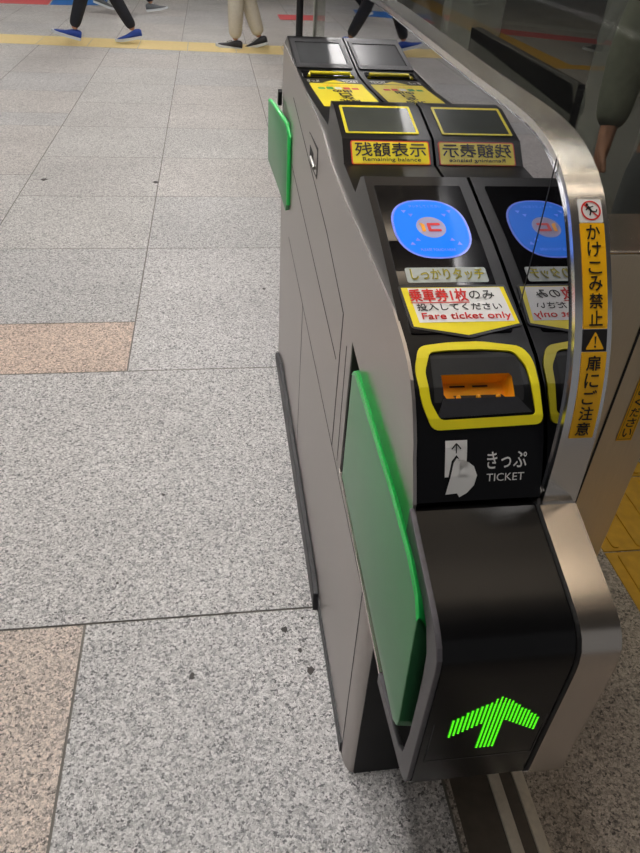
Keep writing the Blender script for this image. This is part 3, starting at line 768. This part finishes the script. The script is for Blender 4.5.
def shoe(parent, ankle, yaw, pitch, m, L=.31):
    """ankle: joint point; the toe points along yaw, pitch > 0 lifts the toe"""
    T = Matrix.Translation(ankle) @ Matrix.Rotation(yaw, 4, 'Z') @ Matrix.Rotation(pitch, 4, 'X') @ Matrix.Translation((0, 0, -.085))
    prof = [(-.075,.030,.085,.0),(-.06,.036,.098,.0),(-.02,.038,.100,.0),(.03,.040,.082,.0),(.08,.047,.062,.0),(.13,.048,.050,.0),(.17,.042,.042,.004),(.20,.026,.030,.008),(.212,.010,.020,.012)]
    bm = bmesh.new(); rings = []
    for y, w_, h, z0 in prof:
        y *= L/.287; pts = []
        for k in range(12):
            t = 2*math.pi*k/12; c, s = math.cos(t), math.sin(t)
            pts.append(bm.verts.new(T @ Vector((w_*math.copysign(abs(c)**.8, c)*(1 if s < 0 else .86), y, .022+z0+(h-.022-z0)/2+(h-.022-z0)/2*s))))
        rings.append(pts)
    for a, b in zip(rings, rings[1:]):
        for i in range(12): bm.faces.new((a[i], a[(i+1)%12], b[(i+1)%12], b[i]))
    bm.faces.new(rings[0]); bm.faces.new(rings[-1])
    up = link('shoe', bm, m, None, smooth=60); up.parent = parent
    bm = bmesh.new()
    out = [(-w_*1.04, y*L/.287) for y, w_, h, z0 in prof]+[(w_*1.04, y*L/.287) for y, w_, h, z0 in reversed(prof)]
    prism(bm, out, lambda u, v, k: T @ Vector((u, v, (.026 if k else .0)+max(0, v-.14)*.12)))
    so = link('sole', bm, 'sole', None); so.parent = up
    bm = bmesh.new()
    for k in range(3): rod(bm, [T @ Vector((-.022, .045+.022*k, .082-.008*k)), T @ Vector((0, .055+.022*k, .088-.009*k)), T @ Vector((.022, .045+.022*k, .082-.008*k))], .0028, 6)
    la = link('laces', bm, 'sole' if m == 'bluesh' else 'blackcloth', None); la.parent = up
def person(loc, yaw, label, legs, arms, trm, jkm, shm, group=None, baggy=1.0, tilt=0.0):
    """legs: for left, right (hip swing, knee bend, toe pitch) in degrees; arms: (swing, elbow bend)"""
    root = empty('person', loc, label, 'person', group, yaw)
    H = .93
    J = {'pel': (0,0,H,.13,.10), 'abd': (0,tilt*.1,H+.17,.125,.09), 'che': (0,tilt*.25,H+.38,.155,.105), 'nb': (0,tilt*.36,H+.52,.065), 'nk': (0,tilt*.42,H+.58,.052), 'hd': (0,tilt*.5+.012,H+.68,.078,.092), 'tp': (0,tilt*.5+.012,H+.775,.062,.075)}
    E = [('pel','abd'),('abd','che'),('che','nb'),('nb','nk'),('nk','hd'),('hd','tp')]
    feet = []
    for sx, (a, kb, tp), (sw, el) in ((-1, legs[0], arms[0]), (1, legs[1], arms[1])):
        s = 'L' if sx < 0 else 'R'; a = math.radians(a); kb = math.radians(kb); sw = math.radians(sw); el = math.radians(el)
        hip = Vector((sx*.09, 0, H-.04)); kn = hip+Vector((0, math.sin(a), -math.cos(a)))*.42
        an = kn+Vector((0, math.sin(a-kb), -math.cos(a-kb)))*.40
        J['h'+s] = (*hip, .088); J['k'+s] = (*kn, .058); J['c'+s] = (*(kn.lerp(an, .35)), .055); J['a'+s] = (*an, .037)
        E += [('pel','h'+s),('h'+s,'k'+s),('k'+s,'c'+s),('c'+s,'a'+s)]
        feet.append((an, math.radians(tp)))
        sh = Vector((sx*.19, tilt*.3, H+.47)); eb = sh+Vector((sx*.06, math.sin(sw)*.28, -math.cos(sw)*.28)); wr = eb+Vector((sx*.0, math.sin(sw+el)*.25, -math.cos(sw+el)*.25))
        J['s'+s] = (*sh, .06); J['e'+s] = (*eb, .042); J['w'+s] = (*wr, .026,.022)
        d = (wr-eb).normalized(); side = Vector((0,1,0)) if abs(d.y) < .7 else Vector((0,0,1)); side = (side-d*side.dot(d)).normalized()
        pm = wr+d*.05; J['p'+s] = (*pm, .017,.034)
        E += [('che','s'+s),('s'+s,'e'+s),('e'+s,'w'+s),('w'+s,'p'+s)]
        inn = Vector((-sx, 0, 0))
        for k in range(4):
            b0 = pm+d*.035+side*(.027-.018*k); L = (.036,.042,.039,.030)[k]
            m1 = b0+d*L*.9+inn*.006; m2 = m1+d*L*.6+inn*.016; m3 = m2+d*L*.3+inn*.014
            for q, pt in enumerate((b0, m1, m2, m3)): J['f%d%d%s' % (k, q, s)] = (*pt, .0088-.0007*q)
            E += [('p'+s, 'f%d0%s' % (k, s))]+[('f%d%d%s' % (k, q, s), 'f%d%d%s' % (k, q+1, s)) for q in range(3)]
        t0 = wr+d*.025+side*.026; t1 = t0+d*.030+side*.016+inn*.012; t2 = t1+d*.026+side*.002+inn*.008
        for q, pt in enumerate((t0, t1, t2)): J['t%d%s' % (q, s)] = (*pt, .0105-.001*q)
        E += [('w'+s, 't0'+s), ('t0'+s, 't1'+s), ('t1'+s, 't2'+s)]
    skin_mesh('body', J, E, 'skin', root)
    tj = {'pel': (0,0,H,.15,.12), 'w': (0,tilt*.05,H+.08,.145,.112)}; te = [('pel','w')]
    for s in 'LR':
        for k, r in (('h',.105), ('k',.078), ('c',.074), ('a',.060)):
            v = J[k+s]; tj[k+s] = (v[0], v[1], v[2]+(.015 if k == 'a' else 0), r*baggy)
        te += [('pel','h'+s),('h'+s,'k'+s),('k'+s,'c'+s),('c'+s,'a'+s)]
    skin_mesh('trousers', tj, te, trm, root)
    jj = {'ab': (0,tilt*.1,H+.12,.165,.13), 'lo': (0,tilt*.02,H+.02,.165,.135), 'che': (0,tilt*.25,H+.38,.175,.13), 'nb': (0,tilt*.36,H+.51,.085,.08)}
    je = [('ab','lo'),('ab','che'),('che','nb')]
    for s in 'LR':
        for k, r in (('s',.082), ('e',.066), ('w',.048)):
            v = Vector(J[k+s][:3]); 
            if k == 'w': v = v.lerp(Vector(J['e'+s][:3]), .12)
            jj[k+s] = (*v, r)
        je += [('che','s'+s),('s'+s,'e'+s),('e'+s,'w'+s)]
    skin_mesh('jacket', jj, je, jkm, root)
    hy = tilt*.5
    skin_mesh('hair', {'a': (0,hy-.005,H+.775,.088,.10), 'b': (0,hy-.04,H+.70,.085,.07), 'c': (0,hy-.05,H+.64,.06,.045)}, [('a','b'),('b','c')], 'hair', root)
    for sx in (-1, 1):
        bm = bmesh.new(); bmesh.ops.create_uvsphere(bm, u_segments=10, v_segments=6, radius=.011, matrix=Matrix.Translation((sx*.032, hy+.088, H+.69)))
        e_ = link('eye', bm, 'sole', None); e_.parent = root
    bm = bmesh.new(); bmesh.ops.create_cone(bm, segments=8, radius1=.016, radius2=.006, depth=.04, matrix=Matrix.Translation((0, hy+.105, H+.665)) @ Matrix.Scale(1, 4))
    e_ = link('nose', bm, 'skin', None, smooth=80); e_.parent = root
    bm = bmesh.new(); box(bm, -.024, .024, hy+.085, hy+.097, H+.622, H+.632)
    e_ = link('mouth', bm, 'redprint', None, bevel=.003); e_.parent = root
    for sx in (-1, 1):
        bm = bmesh.new(); bmesh.ops.create_uvsphere(bm, u_segments=8, v_segments=6, radius=.03, matrix=Matrix.Translation((sx*.082, hy+.005, H+.68)) @ Matrix.Diagonal((.35,.6,1,1)))
        e_ = link('ear', bm, 'skin', None, smooth=80); e_.parent = root
    for an, tp in feet: shoe(root, an, 0, tp, shm)
    return root
R90 = math.radians(90)
person((-1.16, 9.02, .0), R90, 'person striding left in dark trousers and blue knit shoes', [(26, 4, 14), (-14, 14, -10)], [(-20, 15), (22, 20)], 'navy', 'blackcloth', 'bluesh')
person((.34, 9.12, .0), R90-.25, 'person in loose beige trousers and dark shoes on the tactile strip', [(5, 3, 4), (-9, 10, -16)], [(-10, 10), (10, 20)], 'beige', 'greycloth', 'darksh', baggy=1.25)
person((-1.1, 11.55, .0), -R90, 'person in grey shoes walking behind the one in blue shoes', [(24, 10, 8), (-20, 20, -18)], [(-14, 10), (14, 20)], 'navy', 'greycloth', 'greysh')
person((5.1, 9.5, .0), R90+.3, 'person walking in white soled shoes over the bent yellow line', [(24, 6, 10), (-18, 16, -12)], [(-14, 10), (14, 20)], 'greycloth', 'olive', 'greysh')
person((4.6, 14.2, .0), -R90, 'person in dark clothes walking far beyond the tinted glass', [(22, 8, 8), (-20, 18, -14)], [(-14, 10), (14, 20)], 'navy', 'blackcloth', 'darksh')
sp_ = person((1.38, 1.92, 0), math.radians(150), 'person in an olive jacket standing behind the tinted glass with a hanging hand', [(4, 4, 0), (-3, 3, 0)], [(8, 14), (4, 14)], 'greycloth', 'olive', 'darksh')
# shoulder bag of the standing person
bg_ = empty('shoulder_bag', (1.33, 1.56, .62), 'boxy black shoulder bag hanging beside the person in the olive jacket', 'bag')
link('bag_body', bx(1.19, 1.56, 1.46, 1.58, .66, .93), 'bagm', bg_, bevel=.03)
link('bag_flap', bx(1.185, 1.565, 1.45, 1.58, .84, .945), 'bagm', bg_, bevel=.02)
bm = bmesh.new(); rod(bm, [(1.22,1.52,.93),(1.23,1.60,1.12),(1.26,1.70,1.38),(1.34,1.78,1.52),(1.44,1.74,1.50),(1.52,1.62,1.20),(1.53,1.52,.93)], .012, 8); link('strap', bm, 'bagm', bg_, smooth=60)
